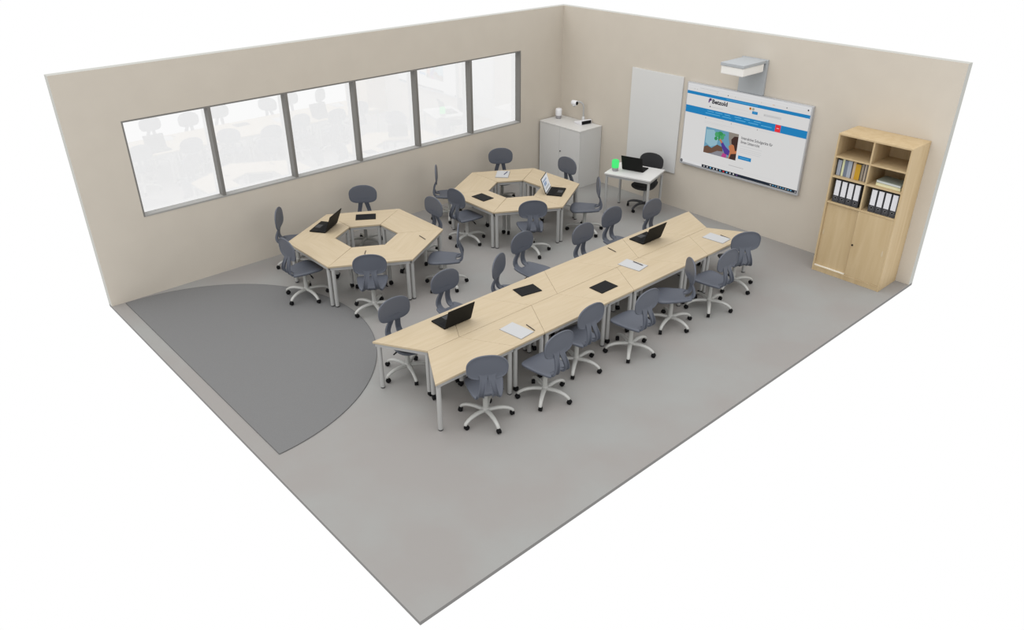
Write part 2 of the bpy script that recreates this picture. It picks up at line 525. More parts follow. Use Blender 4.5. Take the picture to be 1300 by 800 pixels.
def make_chair(name, shell, alloy, castor):
    t = thing(name, 'chair', 'chair')
    # seat shell, facing +x
    half = [(-0.160, 0.0), (-0.160, 0.065), (-0.172, 0.092), (-0.214, 0.116), (-0.212, 0.136), (-0.165, 0.156), (-0.08, 0.176), (0.03, 0.194), (0.13, 0.201), (0.188, 0.176), (0.219, 0.122), (0.233, 0.058), (0.236, 0.0)]
    out = smooth_outline(half, 5)
    cxs = 0.03
    def ztop(x, y):
        dish = 0.012 * max(0.0, 1 - ((x + 0.02) / 0.2) ** 2 - (y / 0.19) ** 2)
        roll = 0.022 * max(0.0, (x - 0.12) / 0.12) ** 2
        lift = 0.012 * (abs(y) / 0.2) ** 2
        return 0.425 - dish - roll + lift - 0.004
    rings = []
    for s_, dz in ((0.02, 0), (0.3, 0), (0.55, 0), (0.78, 0), (0.92, 0), (0.975, -0.003), (1.0, -0.011), (1.0, -0.024), (0.97, -0.033), (0.9, -0.037), (0.6, -0.037), (0.3, -0.037), (0.02, -0.037)):
        rings.append([(cxs + (x - cxs) * s_, y * s_, ztop(cxs + (x - cxs) * s_, y * s_) + dz) for x, y in out])
    b = B(); b.rings(rings); b.build('seat', M[shell], t, sharp=60)
    # backrest: wide mushroom-shaped shell with a raised rim at the rear
    zc, hw, hh = 0.759, 0.213, 0.141
    bo = []
    N = 56
    for k in range(N):
        a = 2 * PI * k / N
        c, s_ = math.cos(a), math.sin(a)
        p = 2.25 if s_ > 0 else 3.9
        r = (abs(c) ** p + abs(s_) ** p) ** (-1 / p)
        y, z = hw * r * c, hh * r * s_
        if s_ < 0: y *= 1 - 0.06 * (-z / hh) ** 2
        bo.append((y, z))
    def bx_(y, z):
        return -0.2 + 0.20 * y * y - 0.10 * (z) * 0.25 + 0.15 * z * z
    rings = []
    for s_, dx in ((0.02, 0.008), (0.4, 0.008), (0.75, 0.008), (0.93, 0.008), (0.985, 0.006), (1.0, 0.0), (1.0, -0.006), (0.985, -0.0105), (0.95, -0.0115), (0.925, -0.006), (0.9, -0.0045), (0.6, -0.0045), (0.3, -0.0045), (0.02, -0.0045)):
        rings.append([(bx_(y * s_, z * s_) + dx, y * s_, zc + z * s_) for y, z in bo])
    b = B(); b.rings(rings); b.build('backrest', M[shell], t, sharp=50)
    # two curved back struts with raised edges
    path = catmull([(-0.196, 0.70), (-0.203, 0.65), (-0.218, 0.59), (-0.236, 0.53), (-0.242, 0.475), (-0.226, 0.430), (-0.185, 0.406), (-0.13, 0.403)], 4, False)
    for sg in (1, -1):
        rings = []
        m = len(path)
        for i, (x, z) in enumerate(path):
            u = i / (m - 1)
            x0, z0 = path[max(i - 1, 0)]; x1, z1 = path[min(i + 1, m - 1)]
            tx, tz = x1 - x0, z1 - z0
            ln = math.hypot(tx, tz); nx, nz = tz / ln, -tx / ln      # normal pointing to the rear
            # plate width: filleted into the backrest, gap between the two opening downwards
            outer = 0.080 + 0.040 * max(0.0, 1 - u / 0.16) ** 2 + 0.030 * max(0.0, min(1, (u - 0.25) / 0.4))
            inner = 0.0015 + 0.043 * min(1.0, max(0.0, (u - 0.17) / 0.40)) ** 0.8
            yc, wd = (outer + inner) / 2, (outer - inner) / 2
            lip = 0.003 + 0.017 * max(0.0, math.sin(PI * min(1.0, max(0.0, (u - 0.18) / 0.78)))) ** 1.2
            e1 = 1 - 0.007 / wd; e2 = 1 - 0.012 / wd
            prof = [(-1, -0.008), (-0.5, -0.009), (0.5, -0.009), (1, -0.008), (1.03, 0.0), (1.0, lip), (e1, lip), (e2, 0.002), (0, 0.001), (-e2, 0.002), (-e1, lip), (-1.0, lip), (-1.03, 0.0)]
            rings.append([(x + nx * q, sg * (yc + wd * pv), z + nz * q) for pv, q in prof])
        b = B(); b.rings(rings); b.build('back_strut', M[shell], t, sharp=35)
    # mechanism under the seat with its lever
    b = B(); b.box(-0.10, 0.075, -0.055, 0.055, 0.346, 0.382, 0.008)
    mech = b.build('seat_mechanism', M['dark'], t)
    b = B(); b.tube([(0.02, -0.04, 0.365), (0.02, -0.13, 0.36), (0.02, -0.165, 0.345)], [0.006, 0.006, 0.006], 8)
    b.tube([(0.02, -0.15, 0.352), (0.02, -0.195, 0.332)], [0.012, 0.010], 8, 0.6)
    b.build('height_lever', M['black'], mech)
    # gas column
    b = B(); b.lathe([(0, 0.10), (0.0275, 0.10), (0.0275, 0.245), (0.027, 0.25), (0.026, 0.25), (0.026, 0.352), (0, 0.352)], 18)
    b.build('gas_column', M[alloy], t)
    # five-arm base with castors
    b = B()
    b.lathe([(0, 0.088), (0.033, 0.088), (0.04, 0.097), (0.04, 0.122), (0.034, 0.136), (0.0265, 0.140), (0, 0.140)], 20)
    for k in range(5):
        a = R(-90 + 72 * k)
        pr = [(0.02, 0.106), (0.07, 0.115), (0.13, 0.119), (0.19, 0.114), (0.24, 0.101), (0.275, 0.083), (0.291, 0.068), (0.294, 0.059)]
        rad = [0.028, 0.027, 0.0255, 0.0235, 0.0215, 0.0205, 0.020, 0.018]
        b.tube([(r * math.cos(a), r * math.sin(a), z) for r, z in pr], rad, 12, 0.8)
    base = b.build('star_base', M[alloy], t, sharp=60)
    sw = [20, 140, 75, -60, 200]
    for k in range(5):
        a = R(-90 + 72 * k)
        c = B(); make_caster(c, 0.289 * math.cos(a), 0.289 * math.sin(a), R(sw[k]), 0.0265, 0.062)
        c.build('caster', M[castor], base)['label'] = 'black twin-wheel castor'
    return t

chair0 = make_chair('swivel_chair', 'shell', 'alu', 'black')
cf = [False]
def put_chair(x, y, deg, label, group, z=0.0):
    place(chair0, cf[0], (x, y, z), R(deg), label, group)
    cf[0] = True

C1 = (1.500, -5.366); C2 = (1.510, -2.562)
ring = [('a', -0.922, 0.543, -35), ('b', -0.945, -0.605, 50), ('c', 0.0, -1.007, 90), ('d', 0.962, -0.556, 145), ('e', 0.057, 0.947, 270), ('f', 0.993, 0.599, 228.7)]
lab1 = dict(a='slate grey swivel chair against the window wall behind the front hexagon tablet',
            b='slate grey swivel chair seen sideways by the window wall, facing the front hexagon laptop',
            c='slate grey swivel chair at the front hexagon with castors next to the rug',
            d='slate grey swivel chair seen from behind at the paper sheet of the front hexagon',
            e='slate grey swivel chair tucked behind the right corner of the front hexagon',
            f='slate grey swivel chair seen in profile at the pen side of the front hexagon')
lab2 = dict(a='slate grey swivel chair against the window wall behind the rear hexagon notepad',
            b='slate grey swivel chair in exact profile by the window wall at the rear hexagon',
            c='slate grey swivel chair facing the black tablet on the rear hexagon',
            d='slate grey swivel chair seen from behind at the rear hexagon, nearest the long table',
            e='slate grey swivel chair in front of the white cabinet at the rear hexagon',
            f='slate grey swivel chair in profile facing the lit laptop on the rear hexagon')
for (cxx, cyy), lab, grp in ((C1, lab1, 'swivel chairs around the front hexagon'), (C2, lab2, 'swivel chairs around the rear hexagon')):
    for k, dx, dy, dg in ring:
        put_chair(cxx + dx, cyy + dy, dg, lab[k], grp, RUG + 0.0008 if lab is lab1 and k in 'cd' else 0.0)
ordn = ['first', 'second', 'third', 'fourth', 'fifth', 'sixth', 'seventh']
outer_row = [(5.222, -6.375, 148), (5.356, -5.638, 180), (5.166, -4.946, 180), (5.368, -4.221, 180), (5.287, -3.351, 231), (5.352, -2.609, 179.5), (5.208, -1.846, 149.5)]
inner_row = [(3.967, -6.466, 0), (3.795, -5.611, 0), (3.888, -4.762, 27), (3.577, -4.134, 4), (3.925, -3.34, 0), (3.786, -2.595, 0), (3.976, -1.926, 0)]
lab_o = ['nearest slate grey swivel chair on the outer side of the long table, seen from behind',
         'second slate grey swivel chair from the near end, outer side, by the nearest paper pad',
         'third slate grey swivel chair from the near end, outer side, tucked under the long table',
         'fourth slate grey swivel chair from the near end, outer side, past the black tablet',
         'fifth slate grey swivel chair, turned sideways, on the outer side of the long table',
         'sixth slate grey swivel chair from the near end, outer side of the long table',
         'farthest slate grey swivel chair on the outer side, by the farthest paper pad']
lab_i = ['nearest slate grey swivel chair on the window side of the long table, beside the rug',
         'slate grey swivel chair behind the near laptop on the window side of the long table',
         'turned slate grey swivel chair behind the tablet, window side of the long table',
         'slate grey swivel chair pulled out farthest from the window side of the long table',
         'fifth slate grey swivel chair from the near end, window side, behind the lone pen',
         'sixth slate grey swivel chair from the near end, window side of the long table',
         'farthest slate grey swivel chair on the window side, behind the far laptop']
for (x, y, d), l in zip(outer_row, lab_o): put_chair(x, y, d, l, 'swivel chairs on the outer side of the long table')
for (x, y, d), l in zip(inner_row, lab_i): put_chair(x, y, d, l, 'swivel chairs on the window side of the long table')

# teacher's chair: round black upholstery on a black base
tchair = make_chair('office_chair', 'charcoal', 'steel', 'black')
tchair.location = (2.495, -0.460, 0); tchair.rotation_euler = (0, 0, R(-73))
tag(tchair, 'black swivel office chair behind the white teacher desk', 'chair')
for ch in tchair.children:
    if ch.name.split('.')[0] in ('seat', 'backrest', 'back_strut', 'seat_mechanism'): ch.location.z = 0.03
    if ch.name.startswith('gas_column'): ch.scale.z = 1.09
    if ch.name.startswith('star_base'):
        ch.data.materials[0] = M['dark']

# ================================================================== teacher's desk
DZ = 0.72
dk = thing('teacher_desk', 'small white topped teacher desk on grey legs near the whiteboard', 'desk', (2.461, -0.731, 0), R(16.8))
dw, dd = 0.81, 0.655
b = B(); b.box(-dw / 2, dw / 2, -dd / 2, dd / 2, DZ - 0.025, DZ, 0.003); b.build('tabletop', M['white_top'], dk)
b = B()
for x0, x1, y0, y1 in ((-dw / 2 + 0.02, dw / 2 - 0.02, -dd / 2 + 0.015, -dd / 2 + 0.04), (-dw / 2 + 0.02, dw / 2 - 0.02, dd / 2 - 0.04, dd / 2 - 0.015),
                       (-dw / 2 + 0.015, -dw / 2 + 0.04, -dd / 2 + 0.0405, dd / 2 - 0.0405), (dw / 2 - 0.04, dw / 2 - 0.015, -dd / 2 + 0.0405, dd / 2 - 0.0405)):
    b.box(x0, x1, y0, y1, DZ - 0.065, DZ - 0.0255)
b.build('frame', M['apron'], dk)
for sx in (-1, 1):
    for sy in (-1, 1):
        b = B(); x, y = sx * (dw / 2 - 0.035), sy * (dd / 2 - 0.035)
        b.lathe([(0, 0.012), (0.0225, 0.012), (0.0225, DZ - 0.0655), (0, DZ - 0.0655)], 18, (x, y, 0))
        lg = b.build('leg', M['steel'], dk)
        b = B(); b.lathe([(0, 0), (0.023, 0), (0.0235, 0.0145), (0, 0.0145)], 18, (x, y, 0)); b.build('foot_cap', M['dark'], lg)

# ================================================================== laptops
def make_laptop(name, label, loc, deg, tilt=18, lit=False, w_=0.372, d_=0.238, group=None):
    """local frame: hinge along x at y = 0, keyboard towards -y"""
    t = thing(name, label, 'laptop', loc, R(deg), group)
    b = B(); b.box(-w_ / 2, w_ / 2, -d_, 0.004, 0.001, 0.018, 0.004); base = b.build('base', M['matte_black'], t)
    b = B()
    nx, ny = 15, 5
    kx0, kx1, ky0, ky1 = -w_ / 2 + 0.02, w_ / 2 - 0.02, -0.125, -0.025
    for i in range(nx):
        for j in range(ny):
            b.box(kx0 + (kx1 - kx0) * (i + .08) / nx, kx0 + (kx1 - kx0) * (i + .92) / nx, ky0 + (ky1 - ky0) * (j + .1) / ny, ky0 + (ky1 - ky0) * (j + .9) / ny, 0.0175, 0.0195)
    b.build('keyboard', M['key'], base)
    b = B(); b.box(-0.055, 0.055, -d_ + 0.018, -0.14, 0.0175, 0.0186, 0.0004, 1); b.build('touchpad', M['dark'], base)
    b = B(); b.lathe([(0, -w_ / 2 + 0.03), (0.006, -w_ / 2 + 0.03), (0.006, w_ / 2 - 0.03), (0, w_ / 2 - 0.03)], 10, (0, 0.006, 0.018), 'x'); b.build('hinge', M['silver'] if lit else M['dark'], t)
    ca, sa = math.cos(R(tilt)), math.sin(R(tilt))
    Tm = lambda p: (p[0], 0.009 + p[2] * sa + p[1] * ca, 0.019 + p[2] * ca - p[1] * sa)
    b = B(); b.box(-w_ / 2, w_ / 2, 0.0, 0.010, 0.0, 0.250, 0.003); b.v = [Tm(p) for p in b.v]
    lid = b.build('lid', M['matte_black'], t)
    b = B(); b.box(-w_ / 2 + 0.010, w_ / 2 - 0.010, -0.0012, 0.0004, 0.018, 0.241)
    if lit:
        b.cur = 1; b.box(-w_ / 2 + 0.03, w_ / 2 - 0.10, -0.0016, -0.0011, 0.175, 0.20)
        b.box(-w_ / 2 + 0.06, w_ / 2 - 0.16, -0.0016, -0.0011, 0.105, 0.160)
        b.cur = 2; b.box(-w_ / 2 + 0.06, w_ / 2 - 0.06, -0.0016, -0.0011, 0.05, 0.085)
    b.v = [Tm(p) for p in b.v]
    b.build('display', [M['lap_page'], M['lap_blue'], M['lap_grey']] if lit else M['black'], lid)
    return t
M['lap_page'] = emit_mat('laptop_page', (0.62, 0.63, 0.64), 1.0)
M['lap_blue'] = emit_mat('laptop_page_blue', (0.26, 0.33, 0.45), 1.0)
M['lap_grey'] = emit_mat('laptop_page_grey', (0.42, 0.44, 0.45), 1.0)

lg_ = 'laptops on the pupils tables'
# angle: direction of local +y (keyboard to hinge) minus 90 degrees
make_laptop('laptop', 'open black laptop at the near end of the long table, lid back showing', (4.306, -5.994, TZ), -90, 18, group=lg_)
make_laptop('laptop', 'open black laptop at the far end of the long table, lid back showing', (4.309, -2.577, TZ), -90, 18, group=lg_)
make_laptop('laptop', 'open black laptop on the front hexagon, screen turned to the window wall', (0.935, -5.60, TZ), 33.5 - 90, 22, group=lg_)
make_laptop('laptop', 'open laptop with a lit white screen on the rear hexagon', (1.965, -2.235, TZ), 213 - 90, 20, lit=True, group=lg_)
make_laptop('laptop', 'open black laptop on the white teacher desk beside the green lamp', (2.425, -0.745, DZ), -73 - 90 - 0 + 0, 16)

# ================================================================== tablets, pads, pens
def make_tablet(label, x, y, deg):
    t = thing('tablet', label, 'tablet', (x, y, TZ), R(deg), 'tablets lying on the tables')
    b = B(); b.box(-0.146, 0.146, -0.105, 0.105, 0.001, 0.009, 0.003); b.build('case', M['matte_black'], t)
    b = B(); b.box(-0.134, 0.134, -0.094, 0.094, 0.0088, 0.0096); b.build('screen', M['black'], t)
    b = B(); b.lathe([(0, 0.0094), (0.006, 0.0094), (0.006, 0.0098), (0, 0.0098)], 14, (0.139, 0, 0)); b.build('home_button', M['dark'], t)
make_tablet('black tablet lying on the front hexagon near the window wall', 0.91, -4.993, 56)
make_tablet('black tablet lying on the rear hexagon at its near side', 1.456, -3.195, 0)
make_tablet('black tablet on the window-side row of the long table, between its two laptops', 4.237, -4.851, 79)
make_tablet('black tablet on the outer row of the long table, between two paper pads', 4.802, -4.105, 90)

def make_pad(label, x, y, deg, w_=0.318, d_=0.212, thick=0.004, name='paper_pad'):
    t = thing(name, label, 'paper pad', (x, y, TZ), R(deg), 'paper pads on the tables')
    b = B(); b.box(-w_ / 2 - 0.004, w_ / 2 + 0.004, -d_ / 2 - 0.004, d_ / 2 + 0.004, 0.0005, 0.003); b.build('card_back', M['pad'], t)['label'] = 'grey card back'
    b = B(); b.box(-w_ / 2, w_ / 2, -d_ / 2, d_ / 2, 0.003, 0.003 + thick, 0.0008, 1); b.build('sheets', M['paper'], t)
    return 0.003 + thick
make_pad('white paper pad nearest on the outer row of the long table, pencil at its corner', 4.864, -5.604, 6)
make_pad('white paper pad with a pen on it, middle of the outer row', 4.638, -3.36, 8)
make_pad('white paper pad at the far end of the outer row, pen along its edge', 4.858, -1.836, 4.5)
make_pad('white paper pad with a small dark pen on the front hexagon', 2.02, -5.735, -27)
make_pad('thicker white notepad with a blue pen on the rear hexagon', 0.858, -2.243, -48, thick=0.012)

def make_pen(label, x, y, deg, z=TZ, mat='pen', length=0.168, name='pen'):
    t = thing(name, label, 'pen', (x, y, z), R(deg), 'pens on the tables')
    r = 0.0055
    b = B(); b.lathe([(0, -length / 2), (r * 0.9, -length / 2), (r, -length / 2 + 0.004), (r, length / 2 - 0.022), (0, length / 2 - 0.022)], 10, (0, 0, r + 0.0005), 'x'); b.build('barrel', M[mat], t)
    b = B(); b.lathe([(0, length / 2 - 0.022), (r, length / 2 - 0.022), (0.0012, length / 2), (0, length / 2)], 10, (0, 0, r + 0.0005), 'x'); b.build('tip', M['dark'], t)
make_pen('dark pencil beside the nearest paper pad on the long table', 4.925, -5.448, -8)
make_pen('dark pen lying across the middle paper pad of the outer row', 4.668, -3.289, -1, TZ + 0.0072)
make_pen('dark pen lying alone on the window-side row of the long table', 4.147, -3.206, -8)
make_pen('dark pen along the edge of the farthest paper pad', 4.921, -1.716, -4, TZ)
make_pen('dark pen lying alone near a corner of the front hexagon', 2.096, -4.835, -6)
make_pen('dark pen on the white sheet on the front hexagon', 1.985, -5.70, 140, TZ + 0.0072, length=0.12)
make_pen('blue pen on the notepad of the rear hexagon', 0.869, -2.18, 116.5, TZ + 0.0152, 'pen_blue')

# ================================================================== signal lamps
def make_lamp(label, x, y, z, glow):
    t = thing('signal_lamp', label, 'lamp', (x, y, z))
    b = B(); b.lathe([(0, 0.001), (0.044, 0.001), (0.048, 0.006), (0.056, 0.052), (0.056, 0.056), (0, 0.056)], 28); b.build('base', M['device_grey'], t)['label'] = 'grey base'
    b = B(); b.lathe([(0, 0.0565), (0.056, 0.0565), (0.059, 0.062), (0.060, 0.160), (0.056, 0.176), (0.045, 0.184), (0, 0.186)], 28); b.build('lamp_shade', M[glow], t)
make_lamp('round signal lamp glowing green on the white teacher desk', 2.213, -0.945, DZ, 'device_green')
make_lamp('round unlit white signal lamp on the white cabinet in the corner', 0.165, -0.223, 1.06, 'device_white')

# ================================================================== white cabinet in the corner
wc = thing('cabinet', 'white two-door cabinet in the corner between the two walls', 'cabinet', (0.03, -0.01, 0))
CW, CD, CH = 1.02, 0.565, 1.06
b = B()
b.box(0, 0.018, -CD + 0.019, 0, 0.0, CH - 0.0225); b.box(CW - 0.018, CW, -CD + 0.019, 0, 0.0, CH - 0.0225)
b.box(0.018, CW - 0.018, -0.012, 0, 0.05, CH - 0.0225); b.box(0.018, CW - 0.018, -CD + 0.019, -0.012, 0.05, 0.068)
b.box(0.018, CW - 0.018, -CD + 0.035, -CD + 0.05, 0.0, 0.05)
b.build('carcass', M['white'], wc)
b = B(); b.box(-0.004, CW + 0.004, -CD - 0.004, 0, CH - 0.022, CH, 0.002); b.build('cabinet_top', M['white_top'], wc)
for k, (x0, x1) in enumerate(((0.001, CW / 2 - 0.002), (CW / 2 + 0.002, CW - 0.001))):
    b = B(); b.box(x0, x1, -CD, -CD + 0.018, 0.055, CH - 0.025, 0.0015); d = b.build('door', M['white'], wc)
    if k == 1:
        b = B(); b.lathe([(0, -0.012), (0.011, -0.012), (0.011, 0.0), (0, 0.0)], 14, (x0 + 0.03, -CD - 0.0, 0.60), 'y'); b.build('lock', M['dark'], d)
    hx = x0 + 0.006 if k == 0 else x1 - 0.006
    for z in (0.12, CH - 0.10):
        b = B(); b.box(hx - 0.006, hx + 0.006, -CD - 0.004, -CD - 0.0002, z - 0.02, z + 0.02, 0.001, 1); b.build('hinge', M['silver'], d)

# document camera on top
dc = thing('document_camera', 'white document camera with a bent gooseneck on the white cabinet', 'document camera', (0.70, -0.135, CH), R(-11))
b = B()
bm_ = [(-0.115, -0.12, 0.001), (0.115, -0.12, 0.001), (0.115, 0.12, 0.001), (-0.115, 0.12, 0.001), (-0.115, -0.12, 0.026), (0.103, -0.12, 0.080), (0.103, 0.12, 0.080), (-0.115, 0.12, 0.026)]
b.add(bm_, [(0, 3, 2, 1), (4, 5, 6, 7), (0, 1, 5, 4), (1, 2, 6, 5), (2, 3, 7, 6), (3, 0, 4, 7)])
base = b.build('base', M['device_white'], dc, bevel=0.006)
b = B(); b.add([(0.116, -0.105, 0.008), (0.116, 0.105, 0.008), (0.1075, 0.105, 0.066), (0.1075, -0.105, 0.066), (0.118, -0.105, 0.008), (0.118, 0.105, 0.008), (0.1095, 0.105, 0.066), (0.1095, -0.105, 0.066)],
               [(0, 1, 2, 3), (4, 7, 6, 5), (0, 4, 5, 1), (1, 5, 6, 2), (2, 6, 7, 3), (3, 7, 4, 0)])
b.build('connector_panel', M['black'], base)['label'] = 'black panel'
b = B(); b.lathe([(0, 0.04), (0.030, 0.04), (0.030, 0.10), (0.022, 0.115), (0, 0.115)], 18, (-0.03, 0.03, 0)); b.build('neck_socket', M['silver'], dc)
b = B()
neck = catmull([(-0.03, 0.03, 0.11), (-0.03, 0.03, 0.2), (-0.032, 0.028, 0.29), (-0.055, 0.012, 0.345), (-0.10, -0.025, 0.368), (-0.145, -0.065, 0.365)], 6, False)
b.tube(neck, 0.0165, 12); b.build('gooseneck', M['steel'], dc)
b = B()
hd = MB(); hd.lathe([(0, -0.055), (0.038, -0.055), (0.046, -0.046), (0.046, 0.046), (0.038, 0.055), (0, 0.055)], 20, (0, 0, 0), 'x')
an = R(196)
b.add([(-0.165 + px * math.cos(an) - py * math.sin(an), -0.082 + px * math.sin(an) + py * math.cos(an), 0.345 + pz) for px, py, pz in hd.v], hd.f, True)
b.lathe([(0, 0.288), (0.026, 0.288), (0.030, 0.296), (0.030, 0.325), (0, 0.325)], 18, (-0.17, -0.086, 0))
head = b.build('camera_head', M['device_white'], dc)
b = B(); b.lathe([(0, 0.280), (0.020, 0.280), (0.020, 0.2885), (0, 0.2885)], 16, (-0.17, -0.086, 0)); b.build('lens', M['black'], head)
b = B(); hd = MB(); hd.lathe([(0, -0.005), (0.034, -0.005), (0.034, 0.0), (0, 0.0)], 18, (-0.0545, 0, 0), 'x')
b.add([(-0.165 + px * math.cos(an) - py * math.sin(an), -0.082 + px * math.sin(an) + py * math.cos(an), 0.345 + pz) for px, py, pz in hd.v], hd.f, True)
b.build('end_cap', M['black'], head)

# ================================================================== whiteboard
wb = thing('whiteboard', 'tall frameless whiteboard on the wall between cabinet and display', 'whiteboard', (1.678, 0, 0.585))
b = B(); b.box(0, 1.058, -0.022, -0.001, 0, 1.60, 0.002); b.build('panel', M['board'], wb)
b = B()
b.box(-0.004, 0.0, -0.020, -0.001, 0, 1.60); b.box(1.058, 1.062, -0.020, -0.001, 0, 1.60); b.box(-0.004, 1.062, -0.020, -0.001, -0.004, 0); b.box(-0.004, 1.062, -0.020, -0.001, 1.60, 1.604)
b.build('edge_strip', M['board_edge'], wb)

# ================================================================== interactive display
SX0, SX1, SZ0, SZ1, SY = 2.853, 5.020, 0.817, 2.148, -0.062
ds = thing('interactive_display', 'large wall-mounted display showing a shop web page', 'display', (SX0, 0, SZ0))
SW, SH = SX1 - SX0, SZ1 - SZ0
b = B(); b.box(0, SW, SY, -0.002, 0, SH, 0.006); b.build('frame', M['display_frame'], ds)

PG = {}
def pm(name, col, st=1.0):
    PG[name] = emit_mat('page_' + name, col, st)
pm('white', (0.64, 0.635, 0.63)); pm('bar', (0.66, 0.66, 0.665)); pm('blue', (0.010, 0.195, 0.45)); pm('sky', (0.12, 0.42, 0.68))
pm('red', (0.70, 0.03, 0.04)); pm('ink', (0.03, 0.03, 0.04)); pm('grey', (0.44, 0.43, 0.43)); pm('lite', (0.55, 0.55, 0.555)); pm('violet', (0.12, 0.06, 0.20))
pm('task', (0.012, 0.018, 0.03)); pm('orange', (0.65, 0.26, 0.04)); pm('olive', (0.36, 0.36, 0.26))
pm('pic_blue', (0.13, 0.30, 0.42)); pm('pic_light', (0.26, 0.44, 0.52)); pm('pic_green', (0.03, 0.25, 0.08)); pm('pic_leaf', (0.06, 0.32, 0.13))
pm('pic_brown', (0.13, 0.07, 0.045)); pm('pic_grey', (0.22, 0.22, 0.25)); pm('pic_wall', (0.24, 0.21, 0.18)); pm('pic_hair', (0.045, 0.022, 0.018)); pm('pic_skin', (0.48, 0.17, 0.07)); pm('pic_sleeve', (0.07, 0.035, 0.25)); pm('pic_pink', (0.42, 0.05, 0.22))
slots = list(PG)
pg = B()
layer = [0]
def poly_on(mat, pts, lay):
    """flat printed shape on the page: points as (x, z) in room coordinates"""
    pg.cur = slots.index(mat)
    y = SY - 0.0006 - 0.00025 * lay
    pg.add([(x - SX0, y, z - SZ0) for x, z in pts], [list(range(len(pts)))])
def rect(mat, x0, x1, z0, z1, lay): poly_on(mat, [(x0, z0), (x1, z0), (x1, z1), (x0, z1)], lay)
def disc(mat, x, z, rx, rz, lay, n=18): poly_on(mat, [(x + rx * math.cos(2 * PI * k / n), z + rz * math.sin(2 * PI * k / n)) for k in range(n)], lay)
def text(mat, s_, x, z, size, lay, width=None, bold=0.0):
    cu = bpy.data.curves.new('t', 'FONT'); cu.body = s_; cu.size = size; cu.offset = bold; cu.resolution_u = 3
    o = bpy.data.objects.new('t', cu); COL.objects.link(o)
    dg = bpy.context.evaluated_depsgraph_get(); dg.update()
    me = bpy.data.meshes.new_from_object(o.evaluated_get(dg))
    vx = [v.co.copy() for v in me.vertices]
    k = 1.0
    if width and vx:
        k = width / max(v.x for v in vx)
    pg.cur = slots.index(mat)
    y = SY - 0.0006 - 0.00025 * lay
    pg.add([(x - SX0 + v.x * k, y, z - SZ0 + v.y) for v in vx], [list(p.vertices) for p in me.polygons])
    bpy.data.objects.remove(o); bpy.data.curves.remove(cu); bpy.data.meshes.remove(me)

px0, px1 = SX0 + 0.016, SX1 - 0.022
rect('white', px0, px1, SZ0 + 0.035, SZ1 - 0.012, 0)
rect('bar', px0, px1, 2.075, SZ1 - 0.012, 1)
rect('lite', px0, px1, 2.098, 2.101, 2)
for x in (3.00, 3.05, 3.42, 3.62, 3.75, 4.2, 4.42, 4.62): disc('grey', x, 2.058, 0.007, 0.007, 2, 10)
disc('ink', 3.62, 2.058, 0.008, 0.008, 3, 10); disc('ink', 4.62, 2.058, 0.008, 0.008, 3, 10); disc('orange', 4.40, 2.058, 0.007, 0.007, 3, 10)
rect('grey', 3.10, 3.45, 2.083, 2.088, 3)
disc('ink', 4.955, 2.085, 0.012, 0.012, 3)
rect('blue', px0, px1, 1.972, 2.020, 2)
rect('sky', 3.60, 4.15, 1.993, 1.999, 3)
# logo
text('ink', 'Betzold', 3.345, 1.893, 0.088, 3, 0.285, 0.0035)
poly_on('violet', [(3.280, 1.893), (3.296, 1.893), (3.312, 1.925), (3.336, 1.93), (3.334, 1.962), (3.300, 1.966), (3.284, 1.944)], 3)
disc('ink', 3.318, 1.946, 0.012, 0.012, 4, 10)
disc('ink', 3.322, 1.837, 0.011, 0.009, 3, 10)
rect('grey', 3.34, 3.56, 1.833, 1.838, 3)
rect('lite', 3.64, 4.00, 1.888, 1.892, 3); rect('lite', 3.64, 4.25, 1.842, 1.846, 3)
disc('orange', 4.032, 1.937, 0.021, 0.021, 3); disc('olive', 4.082, 1.937, 0.021, 0.021, 3); disc('pic_hair', 4.03, 1.940, 0.009, 0.010, 4)
rect('blue', 4.069, 4.164, 1.866, 1.908, 3); rect('sky', 4.09, 4.14, 1.884, 1.890, 4)
rect('lite', 4.265, 4.56, 1.868, 1.905, 3); rect('grey', 4.31, 4.52, 1.884, 1.889, 4); disc('grey', 4.285, 1.886, 0.010, 0.010, 4, 10)
# navigation bar
rect('blue', px0, px1, 1.680, 1.792, 2)
for x0_, x1_, z_ in ((3.28, 3.40, 1.758), (3.43, 3.56, 1.758), (3.60, 3.70, 1.758), (3.78, 3.90, 1.758), (3.95, 4.05, 1.758), (4.12, 4.24, 1.758),
                     (3.25, 3.52, 1.722), (3.56, 3.72, 1.722), (3.80, 3.98, 1.722), (4.03, 4.2, 1.722), (4.25, 4.43, 1.722)):
    rect('sky', x0_, x1_, z_, z_ + 0.009, 3)
rect('red', 4.485, 4.574, 1.682, 1.790, 3); rect('white', 4.51, 4.55, 1.733, 1.741, 4)
rect('lite', px0, px1, 1.672, 1.676, 2)
for x, l_ in ((3.265, 0.34), (3.74, 0.36), (4.20, 0.30)):
    disc('grey', x, 1.648, 0.011, 0.013, 3, 10); rect('lite', x + 0.03, x + l_, 1.645, 1.650, 3)
rect('lite', 3.25, 3.80, 1.592, 1.597, 3); rect('lite', 3.25, 3.62, 1.572, 1.576, 3)
